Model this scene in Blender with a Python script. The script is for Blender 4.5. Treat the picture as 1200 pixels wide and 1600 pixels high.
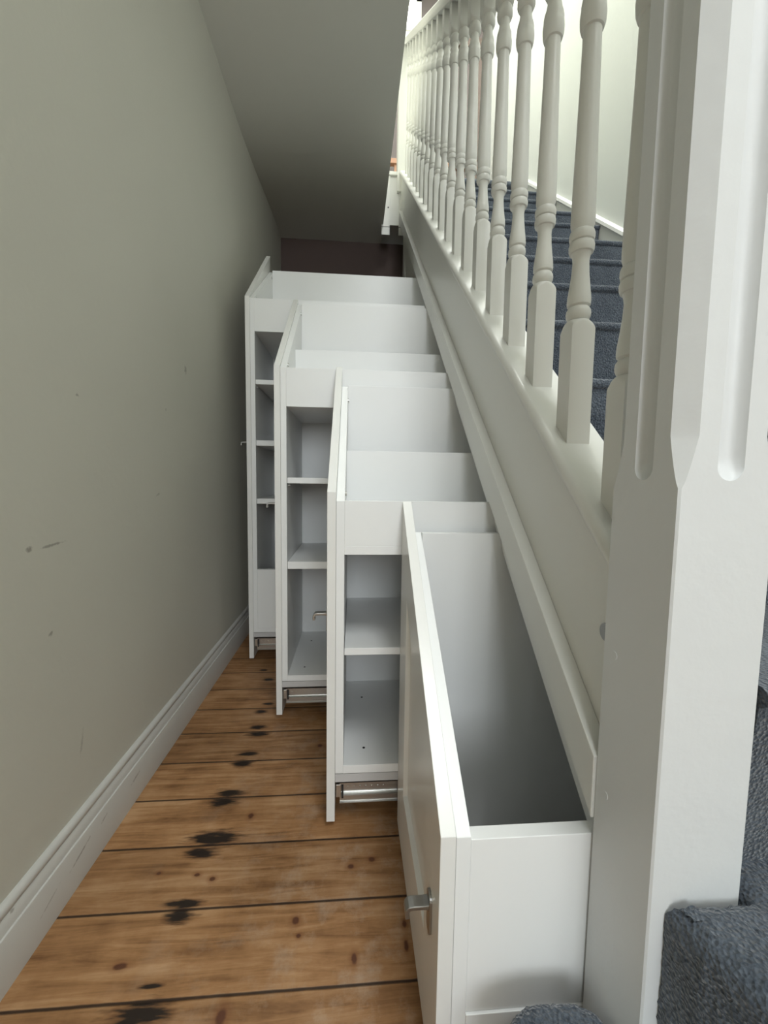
import bpy, bmesh, math, random
from mathutils import Vector, Matrix, noise

for o in list(bpy.data.objects):
    bpy.data.objects.remove(o)
SC = bpy.context.scene
COL = SC.collection

# ------------------------------------------------------------------ camera
CAM_Z = 0.75                       # the camera stands at x=0, y=0
FPX, PITCH, ROLL, YAW = 638.92, 0.0815778, 0.0139573, 0.0757426
def cam_axes(p, r, y):
    cy, sy = math.cos(y), math.sin(y)
    Ry = Matrix(((cy, -sy, 0), (sy, cy, 0), (0, 0, 1)))
    A = Matrix(((1, 0, 0), (0, 0, -1), (0, 1, 0)))
    Rp = Matrix(((1, 0, 0), (0, math.cos(p), -math.sin(p)), (0, math.sin(p), math.cos(p))))
    Rr = Matrix(((math.cos(r), -math.sin(r), 0), (math.sin(r), math.cos(r), 0), (0, 0, 1)))
    return Rr @ Rp @ A @ Ry
M = cam_axes(PITCH, ROLL, YAW)
right, up, back = Vector(M[0]), -Vector(M[1]), -Vector(M[2])
cd = bpy.data.cameras.new('camera')
cd.sensor_fit = 'VERTICAL'; cd.sensor_height = 36.0; cd.sensor_width = 27.0
cd.lens = FPX / 1600.0 * 36.0
cd.clip_start = 0.01; cd.clip_end = 100
cam = bpy.data.objects.new('camera', cd); COL.objects.link(cam)
mw = Matrix((right, up, back)).transposed().to_4x4()
mw.translation = Vector((0, 0, CAM_Z))
cam.matrix_world = mw
SC.camera = cam

# ------------------------------------------------------------------ light
w = bpy.data.worlds.new('daylight'); SC.world = w; w.use_nodes = True
bg = w.node_tree.nodes['Background']
bg.inputs['Color'].default_value = (0.93, 0.96, 1.0, 1); bg.inputs['Strength'].default_value = 0.35
def area(name, loc, target, sx, sy, power, col):
    l = bpy.data.lights.new(name, 'AREA'); l.shape = 'RECTANGLE'
    l.size = sx; l.size_y = sy; l.energy = power; l.color = col
    o = bpy.data.objects.new(name, l); COL.objects.link(o)
    o.location = loc
    o.rotation_euler = (Vector(target) - Vector(loc)).to_track_quat('-Z', 'Y').to_euler()
    return o
area('front_door_daylight', (0.24, -3.3, 1.75), (0.20, 1.5, 0.9), 1.2, 1.5, 27, (0.88, 0.94, 1.0))
area('stair_window_daylight', (0.62, -1.3, 4.3), (0.15, 1.3, 0.7), 0.9, 1.3, 34, (0.94, 0.975, 1.0))
area('roof_window_daylight', (0.75, 2.3, 4.95), (0.75, 2.0, 2.0), 0.7, 1.6, 46, (0.97, 1.0, 0.95))
SC.view_settings.view_transform = 'Standard'
SC.view_settings.look = 'None'
SC.view_settings.exposure = 1.06
SC.view_settings.gamma = 1.0
SC.view_settings.use_curve_mapping = False

# ------------------------------------------------------------------ node helpers
def new_mat(name):
    m = bpy.data.materials.new(name); m.use_nodes = True
    return m, m.node_tree, m.node_tree.nodes['Principled BSDF']
def N(nt, kind, **kw):
    n = nt.nodes.new(kind)
    for k, v in kw.items():
        setattr(n, k, v)
    return n
def paint(name, col, rough=0.5, bump=0.05, scale=60, var=0.02, spec=0.4):
    m, nt, b = new_mat(name)
    tc = N(nt, 'ShaderNodeTexCoord'); nz = N(nt, 'ShaderNodeTexNoise')
    nz.inputs['Scale'].default_value = scale; nz.inputs['Detail'].default_value = 4
    nt.links.new(tc.outputs['Object'], nz.inputs['Vector'])
    n2 = N(nt, 'ShaderNodeTexNoise'); n2.inputs['Scale'].default_value = 3.0
    nt.links.new(tc.outputs['Object'], n2.inputs['Vector'])
    mx = N(nt, 'ShaderNodeMix', data_type='RGBA')
    c = Vector(col)
    mx.inputs['A'].default_value = (*(c * (1 - var)), 1); mx.inputs['B'].default_value = (*(c * (1 + var)), 1)
    nt.links.new(n2.outputs['Fac'], mx.inputs['Factor'])
    nt.links.new(mx.outputs['Result'], b.inputs['Base Color'])
    b.inputs['Roughness'].default_value = rough
    b.inputs['Specular IOR Level'].default_value = spec
    bp = N(nt, 'ShaderNodeBump'); bp.inputs['Strength'].default_value = bump; bp.inputs['Distance'].default_value = 0.002
    nt.links.new(nz.outputs['Fac'], bp.inputs['Height'])
    nt.links.new(bp.outputs['Normal'], b.inputs['Normal'])
    return m

M_BOARD = paint('white_cabinet_board', (0.84, 0.845, 0.83), 0.38, 0.02, 300, 0.01)
M_DOOR = paint('white_satin_door', (0.80, 0.795, 0.765), 0.26, 0.02, 200, 0.01)
M_GLOSS = paint('white_gloss_wood', (0.72, 0.72, 0.68), 0.34, 0.25, 14, 0.015)
M_NEWEL = paint('white_newel_paint', (0.69, 0.705, 0.705), 0.40, 0.55, 26, 0.02)
M_WALL = paint('greige_wall_paint', (0.62, 0.61, 0.54), 0.7, 0.25, 70, 0.03, 0.2)
def add_marks(m, marks, col):
    nt = m.node_tree; b = nt.nodes['Principled BSDF']; L = nt.links.new
    src = b.inputs['Base Color'].links[0].from_socket
    g = N(nt, 'ShaderNodeNewGeometry'); sp = N(nt, 'ShaderNodeSeparateXYZ'); L(g.outputs['Position'], sp.inputs[0])
    nz = N(nt, 'ShaderNodeTexNoise'); nz.inputs['Scale'].default_value = 180; L(g.outputs['Position'], nz.inputs['Vector'])
    def mt(op, a, bb=None):
        n = N(nt, 'ShaderNodeMath', operation=op)
        for i, v in enumerate((a, bb)):
            if v is None: continue
            if isinstance(v, (int, float)): n.inputs[i].default_value = v
            else: L(v, n.inputs[i])
        return n.outputs[0]
    acc = None
    for (y, z, ry, rz, tilt, st_) in marks:
        ca, sa = math.cos(tilt), math.sin(tilt)
        dy = mt('SUBTRACT', sp.outputs['Y'], y); dz = mt('SUBTRACT', sp.outputs['Z'], z)
        u = mt('MULTIPLY', mt('ADD', mt('MULTIPLY', dy, ca), mt('MULTIPLY', dz, sa)), 1/ry)
        v = mt('MULTIPLY', mt('SUBTRACT', mt('MULTIPLY', dz, ca), mt('MULTIPLY', dy, sa)), 1/rz)
        d = mt('SQRT', mt('ADD', mt('MULTIPLY', u, u), mt('MULTIPLY', v, v)))
        d = mt('ADD', d, mt('MULTIPLY', mt('SUBTRACT', nz.outputs['Fac'], 0.5), 2.0))
        r = N(nt, 'ShaderNodeMapRange'); r.inputs['From Min'].default_value = 0.5; r.inputs['From Max'].default_value = 1.2
        r.inputs['To Min'].default_value = st_; r.inputs['To Max'].default_value = 0
        L(d, r.inputs['Value']); f = r.outputs['Result']
        acc = f if acc is None else mt('MAXIMUM', acc, f)
    mx = N(nt, 'ShaderNodeMix', data_type='RGBA'); L(acc, mx.inputs['Factor']); L(src, mx.inputs['A']); mx.inputs['B'].default_value = (*col, 1)
    L(mx.outputs['Result'], b.inputs['Base Color'])
add_marks(M_WALL, [(0.735, 0.629, 0.028, 0.0022, 0.06, 0.55), (0.684, 0.630, 0.007, 0.004, 0, 0.6), (0.815, 0.897, 0.005, 0.003, 0, 0.5), (1.321, 1.072, 0.008, 0.012, 0, 0.45),
                   (0.719, 0.478, 0.006, 0.0035, 0.5, 0.55), (0.783, 0.24, 0.003, 0.022, -0.25, 0.3), (1.18, 0.93, 0.004, 0.004, 0, 0.35), (1.12, 0.70, 0.012, 0.003, 0.3, 0.3)], (0.16, 0.14, 0.12))
M_WALLR = paint('white_stair_wall', (0.75, 0.77, 0.72), 0.7, 0.2, 40, 0.02, 0.2)
M_CEIL = paint('ceiling_paint', (0.68, 0.68, 0.62), 0.8, 0.2, 30, 0.02, 0.2)
M_SKIRT = paint('skirting_paint', (0.60, 0.59, 0.56), 0.35, 0.1, 25, 0.03)
add_marks(M_SKIRT, [(0.74, 0.055, 0.028, 0.0022, 0.25, 0.6), (0.81, 0.060, 0.012, 0.002, 0.3, 0.5), (0.93, 0.055, 0.018, 0.003, 0.2, 0.5), (0.66, 0.045, 0.02, 0.0015, 0.3, 0.4), (0.60, 0.098, 0.004, 0.002, 0, 0.6)], (0.2, 0.17, 0.14))
M_BROWN = paint('mauve_brown_wall', (0.13, 0.095, 0.085), 0.7, 0.1, 20, 0.05, 0.2)
M_MAUVE = paint('mauve_wall', (0.13, 0.11, 0.105), 0.7, 0.1, 20, 0.03, 0.2)
M_RAW = paint('unpainted_ply', (0.56, 0.55, 0.54), 0.6, 0.1, 80, 0.06)
M_DARK = paint('dark_plastic', (0.03, 0.03, 0.03), 0.5, 0.0, 10, 0.0)
M_ORANGE = paint('orange_pine', (0.36, 0.18, 0.10), 0.45, 0.1, 20, 0.06)
M_BROWNWOOD = paint('brown_wood', (0.09, 0.06, 0.045), 0.5, 0.1, 20, 0.06)

def metal(name, col, rough):
    m, nt, b = new_mat(name)
    b.inputs['Base Color'].default_value = (*col, 1); b.inputs['Metallic'].default_value = 1.0
    nz = N(nt, 'ShaderNodeTexNoise'); nz.inputs['Scale'].default_value = 120
    mr = N(nt, 'ShaderNodeMapRange'); mr.inputs['To Min'].default_value = rough - .06; mr.inputs['To Max'].default_value = rough + .06
    nt.links.new(nz.outputs['Fac'], mr.inputs['Value']); nt.links.new(mr.outputs['Result'], b.inputs['Roughness'])
    return m
M_STEEL = metal('zinc_steel', (0.62, 0.62, 0.60), 0.3)
M_NICKEL = metal('brushed_nickel', (0.36, 0.355, 0.34), 0.34)

def glow(name, col, s):
    m, nt, b = new_mat(name)
    b.inputs['Base Color'].default_value = (0.9, 0.9, 0.9, 1)
    b.inputs['Emission Color'].default_value = (*col, 1); b.inputs['Emission Strength'].default_value = s
    return m
M_PANE = glow('daylit_pane', (0.95, 0.98, 1.0), 2.5)

def carpet_mat():
    m, nt, b = new_mat('blue_grey_carpet')
    tc = N(nt, 'ShaderNodeTexCoord')
    n1 = N(nt, 'ShaderNodeTexNoise'); n1.inputs['Scale'].default_value = 330; n1.inputs['Detail'].default_value = 3
    n2 = N(nt, 'ShaderNodeTexNoise'); n2.inputs['Scale'].default_value = 14; n2.inputs['Detail'].default_value = 3
    v = N(nt, 'ShaderNodeTexVoronoi'); v.inputs['Scale'].default_value = 260
    for n in (n1, n2, v):
        nt.links.new(tc.outputs['Object'], n.inputs['Vector'])
    cr = N(nt, 'ShaderNodeValToRGB')
    e = cr.color_ramp.elements
    e[0].position = 0.30; e[0].color = (0.020, 0.027, 0.038, 1)
    e[1].position = 0.72; e[1].color = (0.130, 0.152, 0.180, 1)
    ad = N(nt, 'ShaderNodeMath', operation='MULTIPLY_ADD'); ad.inputs[1].default_value = 0.35; 
    nt.links.new(n2.outputs['Fac'], ad.inputs[0])
    sb = N(nt, 'ShaderNodeMath', operation='MULTIPLY'); sb.inputs[1].default_value = 0.66
    nt.links.new(n1.outputs['Fac'], sb.inputs[0]); nt.links.new(sb.outputs[0], ad.inputs[2])
    nt.links.new(ad.outputs[0], cr.inputs['Fac']); nt.links.new(cr.outputs['Color'], b.inputs['Base Color'])
    b.inputs['Roughness'].default_value = 0.95; b.inputs['Specular IOR Level'].default_value = 0.1
    b.inputs['Sheen Weight'].default_value = 0.35; b.inputs['Sheen Roughness'].default_value = 0.5
    bp = N(nt, 'ShaderNodeBump'); bp.inputs['Strength'].default_value = 0.9; bp.inputs['Distance'].default_value = 0.003
    nt.links.new(v.outputs['Distance'], bp.inputs['Height']); nt.links.new(bp.outputs['Normal'], b.inputs['Normal'])
    return m
M_CARPET = carpet_mat()

# floorboards: seams, grain, knots and black nail stains
STAINS = [(-0.293,0.684,0.0335,0.0079),(-0.291,0.664,0.0228,0.0129),(-0.282,0.815,0.0488,0.0186),(-0.295,0.782,0.0304,0.0116),(-0.288,0.937,0.0332,0.0122),(-0.292,0.910,0.0308,0.0135),(-0.280,1.077,0.0259,0.0106),(-0.284,1.039,0.0283,0.0124),(-0.280,1.197,0.0248,0.0097),(-0.272,1.163,0.0297,0.0123),(-0.289,1.279,0.0183,0.0111),(-0.274,1.323,0.0168,0.0079),(-0.290,0.534,0.0410,0.0160),(-0.292,0.567,0.0169,0.0032),(-0.307,1.489,0.0189,0.0099),(-0.342,1.567,0.0148,0.0081)]
KNOTS = [(-0.221,0.868,0.0070,0.0089),(-0.361,0.744,0.0048,0.0039),(-0.288,0.737,0.0060,0.0039),(-0.257,0.727,0.0059,0.0051),(-0.092,0.644,0.0065,0.0072),(-0.084,0.620,0.0042,0.0038),(0.007,0.583,0.0050,0.0087),(0.092,0.628,0.0043,0.0070),(0.091,0.595,0.0041,0.0091),(0.001,0.736,0.0074,0.0053),(0.042,0.748,0.0076,0.0055),(-0.350,0.595,0.0117,0.0052),(-0.088,1.101,0.0072,0.0070),(-0.178,0.525,0.0080,0.0114)]
def floor_mat():
    m, nt, b = new_mat('waxed_pine_boards')
    L = nt.links.new
    g = N(nt, 'ShaderNodeNewGeometry'); sp = N(nt, 'ShaderNodeSeparateXYZ'); L(g.outputs['Position'], sp.inputs[0])
    def math_(op, a, bb=None, c=None):
        n = N(nt, 'ShaderNodeMath', operation=op)
        for i, v in enumerate((a, bb, c)):
            if v is None: continue
            if isinstance(v, (int, float)): n.inputs[i].default_value = v
            else: L(v, n.inputs[i])
        return n.outputs[0]
    # slight wander of the seams
    yy = math_('MULTIPLY_ADD', sp.outputs['Y'], 1 / 0.1250, -0.5488 / 0.1250)
    bid = math_('FLOOR', yy); fr = math_('FRACT', yy)
    wn = N(nt, 'ShaderNodeTexWhiteNoise', noise_dimensions='1D'); L(bid, wn.inputs['W'])
    # grain, stretched along x, shifted for each board
    cb = N(nt, 'ShaderNodeCombineXYZ')
    L(math_('MULTIPLY_ADD', wn.outputs['Value'], 17.0, math_('MULTIPLY', sp.outputs['X'], 2.2)), cb.inputs['X'])
    L(math_('MULTIPLY', sp.outputs['Y'], 26.0), cb.inputs['Y'])
    gr = N(nt, 'ShaderNodeTexNoise'); gr.inputs['Scale'].default_value = 2.2; gr.inputs['Detail'].default_value = 8; gr.inputs['Roughness'].default_value = 0.65; gr.inputs['Distortion'].default_value = 0.6
    L(cb.outputs[0], gr.inputs['Vector'])
    bl = N(nt, 'ShaderNodeTexNoise'); bl.inputs['Scale'].default_value = 9; bl.inputs['Detail'].default_value = 5; bl.inputs['Roughness'].default_value = 0.6
    L(g.outputs['Position'], bl.inputs['Vector'])
    mixf = math_('ADD', math_('MULTIPLY', gr.outputs['Fac'], 0.6), math_('MULTIPLY', bl.outputs['Fac'], 0.4))
    cr = N(nt, 'ShaderNodeValToRGB'); e = cr.color_ramp.elements
    e[0].position = 0.36; e[0].color = (0.165, 0.076, 0.029, 1)
    e[1].position = 0.64; e[1].color = (0.475, 0.282, 0.145, 1)
    e.new(0.5).color = (0.335, 0.172, 0.073, 1)
    L(mixf, cr.inputs['Fac'])
    hsv = N(nt, 'ShaderNodeHueSaturation'); L(cr.outputs['Color'], hsv.inputs['Color'])
    L(math_('MULTIPLY_ADD', wn.outputs['Value'], 0.22, 0.90), hsv.inputs['Value'])
    # worn paler patches towards the cabinets
    pn = N(nt, 'ShaderNodeTexNoise'); pn.inputs['Scale'].default_value = 14; pn.inputs['Detail'].default_value = 7; pn.inputs['Roughness'].default_value = 0.7
    L(g.outputs['Position'], pn.inputs['Vector'])
    pf = math_('MULTIPLY', math_('GREATER_THAN', pn.outputs['Fac'], 0.0), 1.0)
    pr = N(nt, 'ShaderNodeMapRange'); pr.inputs['From Min'].default_value = 0.5; pr.inputs['From Max'].default_value = 0.72
    L(pn.outputs['Fac'], pr.inputs['Value'])
    px = N(nt, 'ShaderNodeMapRange'); px.inputs['From Min'].default_value = -0.42; px.inputs['From Max'].default_value = 0.0; px.inputs['To Max'].default_value = 0.75
    L(sp.outputs['X'], px.inputs['Value'])
    mw_ = N(nt, 'ShaderNodeMix', data_type='RGBA'); L(math_('MULTIPLY', pr.outputs['Result'], px.outputs['Result']), mw_.inputs['Factor'])
    L(hsv.outputs['Color'], mw_.inputs['A']); mw_.inputs['B'].default_value = (0.46, 0.345, 0.25, 1)
    # stains
    en = N(nt, 'ShaderNodeTexNoise'); en.inputs['Scale'].default_value = 60; en.inputs['Detail'].default_value = 4
    mpn = N(nt, 'ShaderNodeVectorMath', operation='MULTIPLY'); L(g.outputs['Position'], mpn.inputs[0]); mpn.inputs[1].default_value = (0.5, 3, 1)
    L(mpn.outputs[0], en.inputs['Vector'])
    def blobs(lst, wob):
        acc = None
        for (x, y, rx, ry) in lst:
            dx = math_('MULTIPLY', math_('SUBTRACT', sp.outputs['X'], x), 1 / rx)
            dy = math_('MULTIPLY', math_('SUBTRACT', sp.outputs['Y'], y), 1 / ry)
            d = math_('SQRT', math_('ADD', math_('MULTIPLY', dx, dx), math_('MULTIPLY', dy, dy)))
            acc = d if acc is None else math_('MINIMUM', acc, d)
        return math_('ADD', acc, math_('MULTIPLY', math_('SUBTRACT', en.outputs['Fac'], 0.5), wob))
    def ramp(v, a, bb):
        r = N(nt, 'ShaderNodeMapRange'); r.interpolation_type = 'SMOOTHSTEP'
        r.inputs['From Min'].default_value = a; r.inputs['From Max'].default_value = bb
        r.inputs['To Min'].default_value = 1; r.inputs['To Max'].default_value = 0
        L(v, r.inputs['Value']); return r.outputs['Result']
    def lay(prev, fac, col):
        mx = N(nt, 'ShaderNodeMix', data_type='RGBA'); L(fac, mx.inputs['Factor']); L(prev, mx.inputs['A']); mx.inputs['B'].default_value = (*col, 1)
        return mx.outputs['Result']
    c = mw_.outputs['Result']
    kd = blobs(KNOTS, 0.8)
    c = lay(c, math_('MULTIPLY', ramp(kd, 0.7, 2.4), 0.55), (0.20, 0.08, 0.03))
    c = lay(c, math_('MULTIPLY', ramp(kd, 0.5, 1.1), 0.9), (0.09, 0.03, 0.015))
    sd = blobs(STAINS, 1.9)
    c = lay(c, math_('MULTIPLY', ramp(sd, 0.8, 1.5), 0.7), (0.10, 0.045, 0.018))
    c = lay(c, math_('MULTIPLY', ramp(sd, 0.55, 1.02), 0.96), (0.012, 0.008, 0.006))
    # seams
    wob = math_('MULTIPLY_ADD', math_('SUBTRACT', en.outputs['Fac'], 0.5), 0.02, fr)
    s1 = math_('MINIMUM', fr, math_('SUBTRACT', 1.0, fr))
    sw = N(nt, 'ShaderNodeMapRange'); sw.inputs['From Min'].default_value = 0.009; sw.inputs['From Max'].default_value = 0.024; sw.inputs['To Min'].default_value = 1; sw.inputs['To Max'].default_value = 0
    L(math_('MULTIPLY_ADD', math_('SUBTRACT', en.outputs['Fac'], 0.5), 0.012, s1), sw.inputs['Value'])
    c = lay(c, math_('MULTIPLY', sw.outputs['Result'], 0.93), (0.02, 0.010, 0.006))
    L(c, b.inputs['Base Color'])
    b.inputs['Roughness'].default_value = 0.5; b.inputs['Specular IOR Level'].default_value = 0.35
    bp = N(nt, 'ShaderNodeBump'); bp.inputs['Strength'].default_value = 0.35; bp.inputs['Distance'].default_value = 0.003
    L(math_('SUBTRACT', math_('MULTIPLY', gr.outputs['Fac'], 0.3), sw.outputs['Result']), bp.inputs['Height'])
    L(bp.outputs['Normal'], b.inputs['Normal'])
    return m
M_FLOOR = floor_mat()

# ------------------------------------------------------------------ mesh helpers
def obj(name, bm, mat, parent=None, bevel=0.0, seg=2, smooth=False, tag=None, kind=None, label=None):
    me = bpy.data.meshes.new(name)
    bmesh.ops.recalc_face_normals(bm, faces=bm.faces)
    bm.to_mesh(me); bm.free()
    me.materials.append(mat)
    if smooth:
        for p in me.polygons: p.use_smooth = True
        try: me.set_sharp_from_angle(angle=math.radians(38))
        except Exception: pass
    o = bpy.data.objects.new(name, me); COL.objects.link(o)
    if parent:
        o.parent = parent; o.matrix_parent_inverse = Matrix.Translation(-parent.location)
    if bevel:
        b = o.modifiers.new('bevel', 'BEVEL'); b.width = bevel; b.segments = seg; b.limit_method = 'ANGLE'; b.angle_limit = math.radians(25)
        b.harden_normals = False
    if kind: o['kind'] = kind
    if label: o['label'] = label
    return o
def thing(name, label, cat, loc, group=None):
    o = bpy.data.objects.new(name, None); COL.objects.link(o)
    o.empty_display_size = 0.05
    o.location = loc; o['label'] = label; o['category'] = cat
    if group: o['group'] = group
    return o
def tag(o, label, cat, group=None):
    o['label'] = label; o['category'] = cat
    if group: o['group'] = group
    return o
def box(bm, x0, x1, y0, y1, z0, z1):
    vs = [bm.verts.new(p) for p in ((x0,y0,z0),(x1,y0,z0),(x1,y1,z0),(x0,y1,z0),(x0,y0,z1),(x1,y0,z1),(x1,y1,z1),(x0,y1,z1))]
    for f in ((0,3,2,1),(4,5,6,7),(0,1,5,4),(1,2,6,5),(2,3,7,6),(3,0,4,7)):
        bm.faces.new([vs[i] for i in f])
    return bm
def BX(*a):
    return box(bmesh.new(), *a)
def prism_x(bm, poly, x0, x1):       # poly in (y, z), extruded along x
    a = [bm.verts.new((x0, y, z)) for y, z in poly]; b = [bm.verts.new((x1, y, z)) for y, z in poly]
    n = len(poly)
    bm.faces.new(a); bm.faces.new(b[::-1])
    for i in range(n):
        bm.faces.new((a[i], b[i], b[(i+1) % n], a[(i+1) % n]))
    return bm
def sweep_y(bm, poly, y0, y1, slope=0.0):   # poly in (x, z), extruded along y with rise
    a = [bm.verts.new((x, y0, z + slope*y0)) for x, z in poly]; b = [bm.verts.new((x, y1, z + slope*y1)) for x, z in poly]
    n = len(poly)
    bm.faces.new(a[::-1]); bm.faces.new(b)
    for i in range(n):
        bm.faces.new((a[i], a[(i+1) % n], b[(i+1) % n], b[i]))
    return bm
def cyl(bm, p0, p1, r, n=16):
    p0, p1 = Vector(p0), Vector(p1); d = (p1-p0).normalized()
    u = d.orthogonal().normalized(); v = d.cross(u)
    ra = [bm.verts.new(p0 + r*(math.cos(t)*u + math.sin(t)*v)) for t in [2*math.pi*i/n for i in range(n)]]
    rb = [bm.verts.new(p1 + r*(math.cos(t)*u + math.sin(t)*v)) for t in [2*math.pi*i/n for i in range(n)]]
    bm.faces.new(ra[::-1]); bm.faces.new(rb)
    for i in range(n):
        bm.faces.new((ra[i], ra[(i+1) % n], rb[(i+1) % n], rb[i]))
    return bm

SL = 0.87                      # rise of the flight
# ------------------------------------------------------------------ room shell
XW, XR = -0.513, 1.10
obj('floor', BX(-0.62, 1.2, -3.6, 3.2, -0.06, 0.0), M_FLOOR, kind='structure')
# hall wall on the left
bm = bmesh.new(); box(bm, XW-0.1, XW, -3.6, 3.2, 0, 5.2); obj('wall_left', bm, M_WALL, kind='structure')
obj('wall_right', BX(XR, XR+0.1, -3.6, 3.75, 0, 5.2), M_WALLR, kind='structure')
obj('wall_back', BX(-0.6, 1.2, 3.02, 3.12, 0, 2.4), M_BROWN, kind='structure')
obj('wall_front', BX(-0.62, 1.2, -3.7, -3.6, 0, 5.2), M_WALL, kind='structure')
# hall ceiling, sagging a little towards the wall (right edge z 2.40)
bm = bmesh.new()
nx, ny = 10, 40
def zl(y):
    t = max(0, min(1, (y-1.9)/1.1)); t = t*t*(3-2*t)
    return 2.285 + 0.115*t
g = []
for j in range(ny+1):
    y = -3.6 + (3.02+3.6)*j/ny; row = []
    for i in range(nx+1):
        s = i/nx; x = XW + (0.1815-XW)*s
        row.append(bm.verts.new((x, y, zl(y) + (2.40-zl(y))*s)))
    g.append(row)
top = [[bm.verts.new((v.co.x, v.co.y, 2.645)) for v in (r[0], r[-1])] for r in g]
for j in range(ny):
    for i in range(nx):
        bm.faces.new((g[j][i], g[j+1][i], g[j+1][i+1], g[j][i+1]))
    bm.faces.new((g[j][-1], g[j+1][-1], top[j+1][1], top[j][1]))
    bm.faces.new((top[j][0], top[j][1], top[j+1][1], top[j+1][0]))
obj('ceiling', bm, M_CEIL, kind='structure', smooth=True)

# baseboard on the left
XS = -0.495
prof = [(XW, 0), (XS, 0), (XS, 0.0800), (XS-0.0012, 0.0822), (XS-0.0040, 0.0826), (XS-0.0042, 0.0845), (XS-0.0050, 0.089), (XS-0.0068, 0.0945), (XS-0.0094, 0.0990), (XS-0.0112, 0.1015),
        (XS-0.0095, 0.1030), (XS-0.0080, 0.1065), (XS-0.0082, 0.1115), (XS-0.0110, 0.1155), (XS-0.0150, 0.1175), (XW, 0.1178)]
o = obj('baseboard_left', sweep_y(bmesh.new(), prof, -3.6, 3.02), M_SKIRT, kind='structure', smooth=True)

# upstairs
obj('ceiling_upstairs', BX(-0.62, 1.2, -3.6, 3.85, 5.1, 5.2), M_CEIL, kind='structure')
obj('wall_upstairs_back', BX(-0.62, 1.2, 3.75, 3.85, 2.4, 5.2), M_MAUVE, kind='structure')
obj('floor_upstairs', BX(-0.6, XR, 2.82, 3.75, 2.42, 2.645), M_WALLR, kind='structure')
wf = bmesh.new(); 
for a in ((0.30,0.34,3.70,3.75,4.2,4.76),(0.495,0.535,3.70,3.75,4.2,4.76),(0.30,0.535,3.70,3.75,4.70,4.76),(0.30,0.535,3.70,3.75,4.2,4.24),(0.34,0.495,3.715,3.745,4.655,4.662)):
    box(wf, *a)
wo = obj('window_1', wf, M_GLOSS, kind='structure')
obj('window_pane', BX(0.34, 0.495, 3.735, 3.748, 4.24, 4.70), M_PANE, parent=wo)

# landing edge seen past the end of the hall ceiling
lf = thing('landing_fascia', 'cream boarded edge of the upstairs landing beyond the hall ceiling', 'landing fascia', (0.24, 2.80, 2.336))
obj('end_board', BX(0.170, 0.224, 2.800, 2.818, 2.336, 2.700), M_GLOSS, lf, 0.001)
obj('fascia_panel', BX(0.224, 0.283, 2.808, 2.818, 2.402, 2.700), M_GLOSS, lf)
obj('end_board', BX(0.283, 0.345, 2.800, 2.818, 2.336, 2.700), M_GLOSS, lf, 0.001)
obj('nosing', BX(0.185, 0.345, 2.790, 2.830, 2.700, 2.722), M_GLOSS, lf, 0.003)
for x, z in ((0.212, 2.505), (0.203, 2.655)):
    obj('screw_hole', cyl(bmesh.new(), (x, 2.7985, z), (x, 2.803, z), 0.0045), M_DARK, lf)
# wooden rail further back upstairs
wr = thing('wooden_banister', 'orange pine banister on the upstairs landing behind the newel', 'banister', (0.6, 3.4, 2.645))
obj('rail', BX(0.15, 1.05, 3.39, 3.43, 3.205, 3.243), M_ORANGE, wr, 0.003)
for k in range(9):
    x = 0.20 + 0.10*k
    obj('spindle', BX(x, x+0.022, 3.40, 3.422, 2.645, 3.21), M_ORANGE, wr, 0.002)
dm = thing('wooden_door_frame', 'dark brown wooden door frame at the far end of the landing wall', 'door frame', (1.05, 3.70, 2.645))
obj('jamb', BX(1.02, 1.075, 3.68, 3.75, 2.645, 4.45), M_BROWNWOOD, dm, 0.002)
obj('head', BX(0.80, 1.02, 3.69, 3.75, 4.39, 4.45), M_BROWNWOOD, dm, 0.002)

# ------------------------------------------------------------------ staircase
SX0, SX1 = 0.2934, 0.325       # outer string faces
R, G = 0.189, 0.217
st = thing('staircase', 'straight flight of stairs with white string boards and blue grey carpet', 'staircase', (0.70, 0.4, 0.0))
# outer string board: from newel back to the landing
YE = 2.80
c0, c1 = 0.75-0.790, 0.75-0.466
poly = [(0.417, c0+SL*0.417), (YE, c0+SL*YE), (YE, c1+SL*YE), (0.417, c1+SL*0.417)]
poly[0] = (0.417, 0.30)
poly = [(0.417, 0.295), (YE, c0+SL*YE), (YE, c1+SL*YE), (0.417, c1+SL*0.417)]
obj('outer_string', prism_x(bmesh.new(), poly, SX0, SX1), M_GLOSS, st)
# capping with a rounded nose
cp = []
t_ = 0.027
zc = 0.75-0.447
cp.append((0.3665, zc-t_)); 
cp.append((0.3665, zc))
for k in range(0, 9):
    a = math.pi/2 + math.pi*k/8
    cp.append((0.2935 + 0.0115*math.cos(a), zc - t_/2 + t_/2*math.sin(a)))
obj('string_capping', sweep_y(bmesh.new(), cp, 0.4165, YE, SL), M_GLOSS, st, smooth=True)
# cover trim below
tp = [(0.272, 0.75-0.744), (SX0, 0.75-0.744), (SX0, 0.75-0.6705), (0.272, 0.75-0.6705)]
obj('cover_trim', sweep_y(bmesh.new(), tp, 0.4165, 2.70, SL), M_GLOSS, st, 0.0012)
# wall string with moulded top
c2 = 0.75-0.445
poly = [(0.0, c2-0.10), (0.25, 0.3), (3.0, c2-0.45+SL*3.0), (3.0, 0.75-0.445+SL*2.75), (2.78, 0.75-0.445+SL*2.78), (0.0, c2)]
obj('wall_string', prism_x(bmesh.new(), poly, 1.088, XR-0.0005), M_GLOSS, st)
obj('wall_string_moulding', sweep_y(bmesh.new(), [(1.080, c2-0.012), (XR-0.0005, c2-0.012), (XR-0.0005, c2+0.012), (1.090, c2+0.010), (1.082, c2+0.003)], 0.0, 2.78, SL), M_GLOSS, st, smooth=True)

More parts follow.
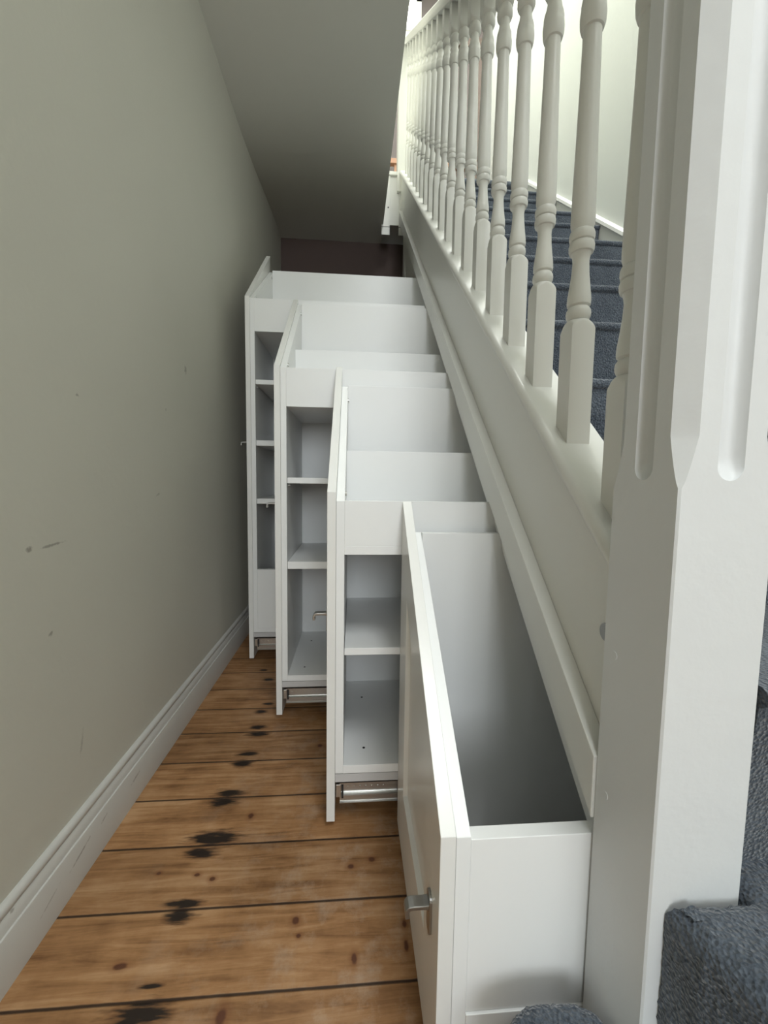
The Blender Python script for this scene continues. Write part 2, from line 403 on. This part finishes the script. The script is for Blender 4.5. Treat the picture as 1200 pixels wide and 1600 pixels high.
def carpet_step(k, plan=None, res=0.02, disp=0.0008, x0=0.327, x1=1.086):
    """carpeted step: rounded nosing, riser face below"""
    top = R*k; yn = 0.755 + G*(k-5)
    bm = bmesh.new()
    rr = 0.010
    # profile in (y,z) of tread + nose + riser
    pr = [(yn+G+0.05, top)]
    n = max(2, int((G+0.03)/res))
    for i in range(n):
        pr.append((yn+G+0.045 - (G+0.045-rr)*(i+1)/n, top))
    for i in range(1, 9):
        a = math.pi*i/8 * 0.95
        pr.append((yn + rr - rr*math.sin(a), top - rr + rr*math.cos(a)))
    m_ = max(2, int((R-0.03)/res))
    for i in range(m_):
        pr.append((yn+0.006+(0.031 if k == 3 else 0.018)*(i+1)/m_, top-2*rr-(R+(0.014 if k == 3 else 0)-2*rr)*(i+1)/m_))
    nxs = max(2, int((x1-x0)/res))
    rows = []
    for i in range(nxs+1):
        x = x0 + (x1-x0)*i/nxs
        rows.append([bm.verts.new((x, y, z)) for y, z in pr])
    for i in range(nxs):
        for j in range(len(pr)-1):
            bm.faces.new((rows[i][j], rows[i+1][j], rows[i+1][j+1], rows[i][j+1]))
    # end caps
    for r_ in (rows[0], rows[-1]):
        a = bm.verts.new((r_[0].co.x, yn+G+0.05, top-R-0.002))
        try: bm.faces.new(r_ + [a])
        except Exception: pass
    for v in bm.verts:
        p = v.co*70
        v.co += Vector((0, noise.noise(p)*disp, noise.noise(p+Vector((9, 3, 5)))*disp))
    return bm
for k in range(3, 14):
    obj('step', carpet_step(k, x0=0.3695 if k == 3 else 0.327), M_CARPET, st, smooth=True)
# landing carpet
bm = BX(0.36, 1.086, 0.755+G*9, 3.74, R*14-0.02, R*14+0.012)
obj('landing_carpet', bm, M_CARPET, st, 0.012, 4)

def bull_step(plan, z0, z1, rr, res=0.003, disp=0.0022):
    """carpeted bottom step from a plan outline (x, y): rounded rim, tufted surface"""
    bm = bmesh.new()
    # densify outline
    pts = []
    n = len(plan)
    for i in range(n):
        a, b = Vector(plan[i]), Vector(plan[(i+1) % n])
        m_ = max(1, int((b-a).length/res))
        for j in range(m_):
            pts.append(a + (b-a)*j/m_)
    cx = sum(p.x for p in pts)/len(pts); cy = sum(p.y for p in pts)/len(pts)
    N_ = len(pts)
    nrm = []
    for i in range(N_):
        t = pts[(i+3) % N_] - pts[i-3]
        nrm.append(Vector((t.y, -t.x)).normalized())
    rings = []
    nside = int((z1-z0-rr)/(res*1.3))
    for j in range(nside):
        z = z0 + (z1-rr-z0)*j/nside
        rings.append([(p, 0.0, z) for p in pts])
    for j in range(9):
        a = math.pi/2*j/8
        rings.append([(p, rr*(1-math.cos(a)), z1-rr+rr*math.sin(a)) for p in pts])
    vr = []
    for ring in rings:
        vr.append([bm.verts.new((p.x - nn.x*ins, p.y - nn.y*ins, z)) for (p, ins, z), nn in zip(ring, nrm)])
    for j in range(len(vr)-1):
        for i in range(N_):
            bm.faces.new((vr[j][i], vr[j][(i+1) % N_], vr[j+1][(i+1) % N_], vr[j+1][i]))
    f = bm.faces.new(vr[-1])
    return bm, f
def top_grid(bm, f, res, xmax, ymin):
    bmesh.ops.recalc_face_normals(bm, faces=bm.faces)
    z1 = f.verts[0].co.z
    xs = [v.co.x for v in f.verts]; ys = [v.co.y for v in f.verts]
    x = min(xs) + res*0.6
    faces = [f]
    while x < min(max(xs), xmax):
        geom = set()
        for ff in faces:
            geom.add(ff); geom.update(ff.edges); geom.update(ff.verts)
        bmesh.ops.bisect_plane(bm, geom=list(geom), plane_co=(x, 0, z1), plane_no=(1, 0, 0), dist=1e-5)
        faces = [ff for ff in bm.faces if len(ff.verts) > 2 and all(abs(v.co.z-z1) < 1e-6 for v in ff.verts)]
        faces = [ff for ff in faces if max(v.co.x for v in ff.verts) > x+1e-6]
        x += res
    allf = [ff for ff in bm.faces if all(abs(v.co.z-z1) < 1e-6 for v in ff.verts)]
    y = max(ymin, min(ys) + res*0.6)
    while y < max(ys):
        geom = set()
        for ff in allf:
            geom.add(ff); geom.update(ff.edges); geom.update(ff.verts)
        bmesh.ops.bisect_plane(bm, geom=list(geom), plane_co=(0, y, z1), plane_no=(0, 1, 0), dist=1e-5)
        allf = [ff for ff in bm.faces if all(abs(v.co.z-z1) < 1e-6 for v in ff.verts)]
        allf = [ff for ff in allf if max(v.co.y for v in ff.verts) > y+1e-6]
        y += res
def tuft(bm, amp):
    bm.normal_update()
    offs = []
    for v in bm.verts:
        p = v.co
        q = Vector((p.x*210, p.y*160, p.z*190))
        h = abs(noise.noise(q)) * 1.4 + 0.5*noise.noise(q*2.3) + 0.5*noise.noise(p*30)
        offs.append((v, v.normal*h*amp))
    for v, d in offs: v.co += d
def arc(cx, cy, r, a0, a1, n=14):
    return [(cx + r*math.cos(math.radians(a0+(a1-a0)*i/n)), cy + r*math.sin(math.radians(a0+(a1-a0)*i/n))) for i in range(n+1)]
# second step, its end tucked against the front of the newel
pl2 = [(0.3685, 0.3255), (0.3685, 0.395), (1.086, 0.395), (1.086, 0.104)] + [(0.50, 0.104)] + arc(0.47, 0.24, 0.136, 270, 215, 8) + [(0.318, 0.235), (0.298, 0.290), (0.2915, 0.3255)]
pl2 = pl2[::-1]
bm, f = bull_step(pl2, R+0.001, 2*R-0.011, 0.019)
top_grid(bm, f, 0.003, 0.62, 0.10)
tuft(bm, 0.0022)
obj('step', bm, M_CARPET, st, smooth=True)
# bottom step, curling round the newel
pl1 = [(1.086, 0.10), (1.086, -0.113), (0.30, -0.113)] + arc(0.29, 0.035, 0.148, 265, 190, 10) + [(0.141, 0.24)] + arc(0.206, 0.318, 0.064, 180, 90, 10)[0:11] + [(0.240, 0.380), (0.262, 0.368), (0.2725, 0.3255), (0.33, 0.3255), (0.5, 0.3255), (0.5, 0.10)]
pl1 = pl1[::-1]
bm, f = bull_step(pl1, 0.001, R+0.006, 0.012)
top_grid(bm, f, 0.003, 0.36, 0.22)
tuft(bm, 0.0018)
obj('step', bm, M_CARPET, st, smooth=True)

# ------------------------------------------------------------------ newel post
NX0, NX1, NY0, NY1 = 0.2755, 0.3655, 0.327, 0.417
nw = thing('newel_post', 'thick square white newel post with fluted and chamfered upper part', 'newel post', (0.3205, 0.372, 0.0))
def newel_mesh():
    bm = bmesh.new()
    cx, cy, h = (NX0+NX1)/2, (NY0+NY1)/2, 0.045
    fr, fd = 0.0122, 0.0108        # flute half width, depth
    def section(z):
        # chamfer grows above 0.745, full from 0.79
        t = max(0, min(1, (z-0.745)/0.045)); ch = 0.0018 + 0.0125*(t**0.75 if t > 0 else 0)
        # flute appears above 0.752
        u = max(0.0, z-0.752)
        fw = fr*math.sqrt(max(0, 1-((fr-u)/fr)**2)) if u < fr else fr
        dp = fd*min(1, max(0, u/0.016))**0.6 if u > 0 else 0
        pts = []
        for s in range(4):
            seg = [(-h+ch, -h)]
            K = 10
            for i in range(K+1):
                a = -1 + 2*i/K
                xx = a*fw if fw > 0.0005 else a*0.0005
                seg.append((xx, -h + dp*math.sqrt(max(0, 1-a*a))))
            seg.append((h-ch, -h))
            ca, sa = [(1,0),(0,1),(-1,0),(0,-1)][s]
            for x, y in seg:
                pts.append((cx + x*ca - y*sa, cy + x*sa + y*ca))
        return pts
    zs = [0.0, 0.4, 0.70, 0.745] + [0.745+0.045*i/12 for i in range(1, 13)] + [0.752+0.010*i/8 for i in range(9)] + [0.775, 0.80, 0.9, 1.2, 1.5]
    zs = sorted(set(round(z, 5) for z in zs))
    rings = [[bm.verts.new((x, y, z)) for x, y in section(z)] for z in zs]
    n = len(rings[0])
    for a, b in zip(rings, rings[1:]):
        for i in range(n):
            bm.faces.new((a[i], a[(i+1) % n], b[(i+1) % n], b[i]))
    bm.faces.new(rings[0][::-1]); bm.faces.new(rings[-1])
    return bm
nb = newel_mesh()
me_o = obj('post', nb, M_NEWEL, nw, smooth=True)
obj('cap', BX(NX0-0.012, NX1+0.012, NY0-0.012, NY1+0.012, 1.50, 1.525), M_NEWEL, nw, 0.005, 3)
for y, z in ((0.397, 0.568), (0.398, 0.411)):
    obj('screw_plug', cyl(bmesh.new(), (NX0-0.0007, y, z), (NX0+0.002, y, z), 0.0045, 20), M_NEWEL, nw, 0.0004)
# top newel
tn = thing('top_newel_post', 'pale upper newel post where the handrail ends at the landing', 'newel post', (0.305, 2.82, 2.645))
obj('post', BX(0.268, 0.350, 2.785, 2.865, 2.60, 3.55), M_GLOSS, tn, 0.003)
obj('cap', BX(0.262, 0.356, 2.779, 2.871, 3.55, 3.58), M_GLOSS, tn, 0.006, 3)

# ------------------------------------------------------------------ handrail
hr = [(0.300, 0), (0.344, 0), (0.3475, 0.010), (0.3475, 0.034), (0.340, 0.047), (0.322, 0.053), (0.304, 0.047), (0.2965, 0.034), (0.2965, 0.010)]
hr = [(x, z+0.75+0.2945) for x, z in hr]
o = obj('handrail', sweep_y(bmesh.new(), hr, 0.4165, 2.786, SL), M_GLOSS, bevel=0.0015, smooth=True)
tag(o, 'white sloping handrail running above the turned balusters', 'handrail')

# ------------------------------------------------------------------ balusters
def baluster_mesh():
    bm = bmesh.new()
    h = 0.017; nseg = 32
    def sq_pt(a, h, ch):
        # square outline sampled by angle
        c, s = math.cos(a), math.sin(a)
        k = h/max(abs(c), abs(s))
        x, y = c*k, s*k
        return x, y
    angs = [math.pi/4 + 2*math.pi*i/nseg for i in range(nseg)]
    def ring(z, f):   # f: function angle -> (x,y)
        return [bm.verts.new((*f(a), z)) for a in angs]
    rings = []
    def sq(z, hh=h):
        rings.append(ring(z, lambda a: sq_pt(a, hh, 0)))
    def rd(z, r):
        rings.append(ring(z, lambda a: (r*math.cos(a), r*math.sin(a))))
    def cut(z, r):    # square trimmed by a cone of radius r -> arched shoulders
        def f(a):
            x, y = sq_pt(a, h, 0); d = math.hypot(x, y)
            if d > r: x, y = x*r/d, y*r/d
            return x, y
        rings.append(ring(z, f))
    BASE = 0.303
    # the foot is cut to the rake
    lo = []
    for a in angs:
        x, y = sq_pt(a, h, 0)
        lo.append(bm.verts.new((x, y, BASE - 0.004 + SL*y)))
    rings.append(lo)
    sq(BASE+0.10)
    sq(0.4505)
    for i in range(1, 7):
        t = i/6; cut(0.4505+0.0145*t, h*math.sqrt(2) - (h*math.sqrt(2)-0.0152)*t**1.7)
    prof = [(0.4655,0.0135),(0.4675,0.0150),(0.471,0.0165),(0.4755,0.0170),(0.480,0.0163),(0.483,0.0145),(0.4845,0.0132),(0.487,0.0158),(0.492,0.0162),(0.500,0.0157),(0.515,0.0137),(0.532,0.0118),(0.548,0.0110),
            (0.554,0.0118),(0.559,0.0135),(0.5600,0.0158),(0.5640,0.0171),(0.5690,0.0173),(0.5732,0.0163),(0.5745,0.0142),(0.5760,0.0163),(0.580,0.0172),(0.585,0.0171),(0.5885,0.0160),(0.590,0.0138),(0.592,0.0143),(0.598,0.0160),(0.605,0.0162),
            (0.64,0.0158),(0.72,0.0142),(0.80,0.0128),(0.852,0.0122),(0.8535,0.0145),(0.860,0.0164),(0.871,0.0171),(0.8785,0.0164),(0.8800,0.0155),(0.886,0.0160),(0.892,0.0150),(0.900,0.0125),(0.908,0.0112),(0.918,0.0110),
            (0.9200,0.0138),(0.926,0.0166),(0.934,0.0168),(0.940,0.0158),(0.944,0.0140)]
    for z, r in prof: rd(z, r)
    for i in range(0, 7):
        t = 1-i/6; cut(0.945+0.0145*(1-t), h*math.sqrt(2) - (h*math.sqrt(2)-0.0150)*t**1.6)
    sq(0.99)
    hi = []
    for a in angs:
        x, y = sq_pt(a, h, 0)
        hi.append(bm.verts.new((x, y, 1.050 + SL*y)))
    rings.append(hi)
    for a, b in zip(rings, rings[1:]):
        for i in range(nseg):
            bm.faces.new((a[i], a[(i+1) % nseg], b[(i+1) % nseg], b[i]))
    bm.faces.new(rings[0][::-1]); bm.faces.new(rings[-1])
    for v in bm.verts: v.co.z -= BASE
    return bm
ORD = ['first','second','third','fourth','fifth','sixth','seventh','eighth','ninth','tenth','eleventh','twelfth','thirteenth','fourteenth','fifteenth','sixteenth','seventeenth','eighteenth','nineteenth']
b0 = obj('baluster', baluster_mesh(), M_GLOSS, smooth=True)
for i in range(19):
    b = b0 if i == 0 else b0.copy()
    if i: COL.objects.link(b)
    y = 0.470 + 0.123*i
    b.location = (0.324, y, 0.303 + SL*y)
    lab = {0: 'white turned baluster right beside the big newel post, partly hidden by it',
           18: 'white turned baluster at the top of the flight, last before the landing post'}.get(i, 'white turned baluster, %s up the stairs counted from the big newel post' % ORD[i])
    tag(b, lab, 'baluster', 'turned balusters under the handrail')

# grey catch on the string near the newel
o = obj('magnetic_catch', cyl(bmesh.new(), (0.2905, 0.4385, 0.577), (SX0+0.001, 0.4385, 0.577), 0.0105, 24), M_NICKEL, bevel=0.0008)
tag(o, 'small grey round catch on the string board beside the newel post', 'catch')

# fixed panel under the string beyond the last drawer unit
sp = thing('understair_panel', 'white fixed shaker panel under the stair string behind the tallest unit', 'panel', (0.30, 2.3, 0))
zt = lambda y: 0.75-0.744+SL*y+0.01
obj('panel_board', prism_x(bmesh.new(), [(2.04, 0.0), (2.59, 0.0), (2.59, zt(2.59)), (2.04, zt(2.04))], 0.298, 0.312), M_GLOSS, sp)
for (a, b_) in ((2.04, 2.12), (2.50, 2.59)):
    obj('stile', prism_x(bmesh.new(), [(a, 0.0), (b_, 0.0), (b_, zt(b_)), (a, zt(a))], 0.290, 0.298), M_GLOSS, sp, 0.001)
obj('top_rail', prism_x(bmesh.new(), [(2.12, zt(2.12)-0.13), (2.50, zt(2.50)-0.13), (2.50, zt(2.50)), (2.12, zt(2.12))], 0.290, 0.298), M_GLOSS, sp, 0.001)
obj('groove_line', BX(0.168, 0.226, 2.7992, 2.8004, 2.384, 2.387), M_DARK, lf)
obj('groove_line', BX(0.281, 0.345, 2.7992, 2.8004, 2.384, 2.387), M_DARK, lf)

# ------------------------------------------------------------------ pull-out units
def door_mesh(x0, th, y0, y1, zb, hn):
    """shaker front: pentagon outline with sloping top, recessed centre on the left face"""
    bm = bmesh.new()
    hf = hn + SL*(y1-y0)
    out = [(y0, zb), (y1, zb), (y1, hf), (y0, hn)]
    ym0, ym1 = y0+0.086, y1-0.086
    zi = zb + 0.125
    off = 0.105
    inn = [(ym0, zi), (ym1, zi), (ym1, hn + SL*(ym1-y0) - off), (ym0, hn + SL*(ym0-y0) - off)]
    ins = 0.007
    inn2 = [(ym0+ins, zi+ins), (ym1-ins, zi+ins), (ym1-ins, inn[2][1]-ins*1.9), (ym0+ins, inn[3][1]-ins*0.6)]
    V = lambda L, x: [bm.verts.new((x, y, z)) for y, z in L]
    A, B, C, D = V(out, x0), V(inn, x0), V(inn2, x0+0.008), V(out, x0+th)
    for i in range(4):
        j = (i+1) % 4
        bm.faces.new((A[i], A[j], B[j], B[i])); bm.faces.new((B[i], B[j], C[j], C[i])); bm.faces.new((A[i], D[i], D[j], A[j]))
    bm.faces.new(C); bm.faces.new(D[::-1])
    return bm
def handle_meshes(x, y, z):
    pl = bmesh.new()
    # rounded oblong rose
    pts = []
    for cxz, a0 in ((z+0.018, 0), (z-0.018, 180)):
        for i in range(13):
            a = math.radians(a0 + 180*i/12)
            pts.append((y + 0.0095*math.cos(a), cxz + 0.0095*math.sin(a)))
    prism_x(pl, pts, x-0.0035, x+0.0005)
    ar = bmesh.new()
    pth = [(x-0.002, z+0.0125), (x-0.010, z+0.0125), (x-0.022, z+0.0125), (x-0.0275, z+0.0118), (x-0.0298, z+0.009), (x-0.0305, z+0.004), (x-0.0298, z-0.001)]
    hw, ht = 0.015, 0.0026
    prev = None
    rings = []
    for i, (px, pz) in enumerate(pth):
        a = pth[max(0, i-1)]; b = pth[min(len(pth)-1, i+1)]
        t = Vector((b[0]-a[0], b[1]-a[1])).normalized(); n_ = Vector((-t.y, t.x))
        k = 1.35 if i == 0 else 1.0
        rings.append([ar.verts.new((px + s*n_.x*ht*k, y + q*hw*0.5, pz + s*n_.y*ht*k)) for s, q in ((-1,-1),(-1,1),(1,1),(1,-1))])
    for a, b in zip(rings, rings[1:]):
        for i in range(4): ar.faces.new((a[i], a[(i+1) % 4], b[(i+1) % 4], b[i]))
    ar.faces.new(rings[0][::-1]); ar.faces.new(rings[-1])
    return pl, ar
def unit(label, X, Y0, door_n, near, far, tray, shelves, bottom_open, divider, hz, ybk=0.382, length=0.80, screws=()):
    """X: left face of the door, Y0: near face. heights are above the floor"""
    T = 0.018
    th = 0.0178
    t = thing('pull_out_unit', label, 'pull-out cabinet', (X+0.3, Y0+0.19, 0.0), 'pull-out storage units under the stairs')
    Y1 = Y0 + ybk
    XD = X+th+0.0004           # carcass left face
    XI = XD + T - 0.001
    XE = X + length
    d = obj('door_front', door_mesh(X, th, Y0-0.0008, Y0+0.403, 0.015, door_n), M_DOOR, t, 0.0008, 2)
    pl, ar = handle_meshes(X, Y0+0.043, hz)
    h_ = obj('handle', ar, M_NICKEL, d, 0.0012, 2, label='brushed metal handle')
    r_ = obj('handle_plate', pl, M_NICKEL, d, 0.0008, 2, label='brushed metal handle plate')
    sl = (far-near)/(Y1-Y0)
    zlo = 0.012 if tray is None else 0.123
    obj('side_panel', prism_x(bmesh.new(), [(Y0, zlo), (Y1, zlo), (Y1, far), (Y0, near)], XD, XI), M_BOARD, t, 0.0008)
    obj('end_panel', prism_x(bmesh.new(), [(Y0, zlo), (Y1, zlo), (Y1, far), (Y0, near)], XE-T, XE), M_BOARD, t)
    obj('back_panel', BX(XI, XE-T, Y1-T, Y1, zlo, far), M_BOARD, t, 0.0008)
    if tray is None:           # deep open box
        obj('near_panel', BX(XI, XE-T, Y0+0.001, Y0+0.001+T, 0.131, near-0.004), M_BOARD, t, 0.0008)
    else:
        obj('tray_front', BX(XI, XE-T, Y0+0.0006, Y0+T, tray+(T if screws else 0.0), near), M_BOARD, t, 0.0006)
        obj('tray_floor', BX(XI, XE-T, Y0 + (0.0 if screws else T), Y1-T, tray, tray+T), M_BOARD, t, 0.0006)
    if tray is None:
        obj('bottom_board', BX(XI, XE-T, Y0+0.019, Y1-T, 0.012, 0.024), M_BOARD, t, 0.0006)
        obj('bottom_rail', BX(XI, XE-T, Y0-0.0015, Y0+0.019, 0.112, 0.1302), M_BOARD, t, 0.0006)
        obj('plinth', BX(XI, XE-T, Y0+0.002, Y0+0.019, 0.014, 0.1115), M_RAW, t)
    else:
        obj('bottom_board', BX(XI, XE-T, Y0-0.0005, Y1-T, 0.123, 0.141), M_BOARD, t, 0.0006)
        obj('plinth', BX(XD, XE, Y0+0.0005, Y1, 0.1035, 0.1215), M_RAW, t)
    for a, b in shelves:
        obj('shelf', BX(XI+0.0012, XE-T, Y0+0.002, Y1-T, a, b), M_BOARD, t, 0.0006)
    if bottom_open:
        obj('lower_panel', BX(XI, XE-T, Y0+0.001, Y0+T, 0.141, bottom_open), M_BOARD, t, 0.0006)
    if divider:
        dy, dz, fl = divider
        obj('divider', BX(XI, XE-T, dy, dy+T, fl, dz), M_BOARD, t, 0.0006)
    if tray is not None:
        # telescopic runner
        rn = bmesh.new()
        yb = Y0+0.014
        c_ = [(yb, 0.091), (yb, 0.0895), (yb+0.004, 0.089), (yb+0.004, 0.066), (yb, 0.0655), (yb-0.003, 0.064), (yb-0.003, 0.061), (yb+0.001, 0.060), (yb+0.002, 0.058), (yb+0.002, 0.047), (yb-0.001, 0.046), (yb-0.001, 0.0445), (yb+0.012, 0.0445), (yb+0.012, 0.0935), (yb-0.0045, 0.0935), (yb-0.0045, 0.0910)]
        prism_x(rn, c_, X+th+0.010, XE)
        r = obj('drawer_runner', rn, M_STEEL, t, label='zinc plated drawer runner')
        obj('runner_clip', BX(X+th+0.002, X+th+0.013, yb-0.004, yb+0.008, 0.061, 0.090), M_STEEL, r, 0.0008)
        for k in range(7):
            x = X+th+0.028+0.013*k
            obj('ball_bearing', cyl(bmesh.new(), (x, yb+0.0025, 0.078), (x, yb+0.005, 0.078), 0.0022, 10), M_STEEL, r)
        obj('runner_end_stop', BX(X+th+0.014, X+th+0.018, yb-0.0036, yb+0.008, 0.058, 0.0905), M_DARK, r)
    # screw holes in the bottom board, connector clips at the top corners
    if tray is not None and not bottom_open:
        for x, y in ((XI+0.045, Y0+0.055), (XI+0.045, Y0+0.27)):
            obj('screw_hole', cyl(bmesh.new(), (x, y, 0.1405), (x, y, 0.1416), 0.0030, 12), M_DARK, t)
    if tray is not None:
        cl = [(Y0+0.032, near+sl*0.032-0.012), (Y1-0.040, near+sl*(ybk-0.04)-0.014)]
        for y, z in cl:
            obj('connector', cyl(bmesh.new(), (XI-0.0005, y, z), (XI+0.0035, y, z), 0.0052, 14), M_STEEL, t)
        if shelves:
            z = shelves[0][0]-0.006
            for y in (Y0+0.03, Y1-0.05):
                obj('shelf_pin', cyl(bmesh.new(), (XI-0.001, y, z), (XI+0.006, y, z), 0.0025, 12), M_STEEL, t)
    return t

unit('lowest and nearest white pull-out unit, an open deep box beside the newel post',
     0.100, 0.418, 0.353, 0.351, 0.645, None, [], None, None, 0.214)
unit('second white pull-out unit from the newel post with one shelf below an open tray',
     -0.052, 0.826, 0.722, 0.704, 1.012, 0.594, [(0.382, 0.397)], None, (1.02, 0.817, 0.612), 0.446, screws=(1,))
unit('third white pull-out unit from the newel post with two shelves and a divided tray',
     -0.232, 1.233, 1.072, 1.067, 1.396, 0.956, [(0.732, 0.749), (0.474, 0.496)], None, (1.425, 1.176, 0.97), 0.657)
unit('tallest and farthest white pull-out unit with three shelves, nearest the left wall',
     -0.415, 1.642, 1.431, 1.425, 1.700, 1.303, [(1.106, 1.123), (0.871, 0.892), (0.644, 0.6645)], 0.381, None, 0.874)
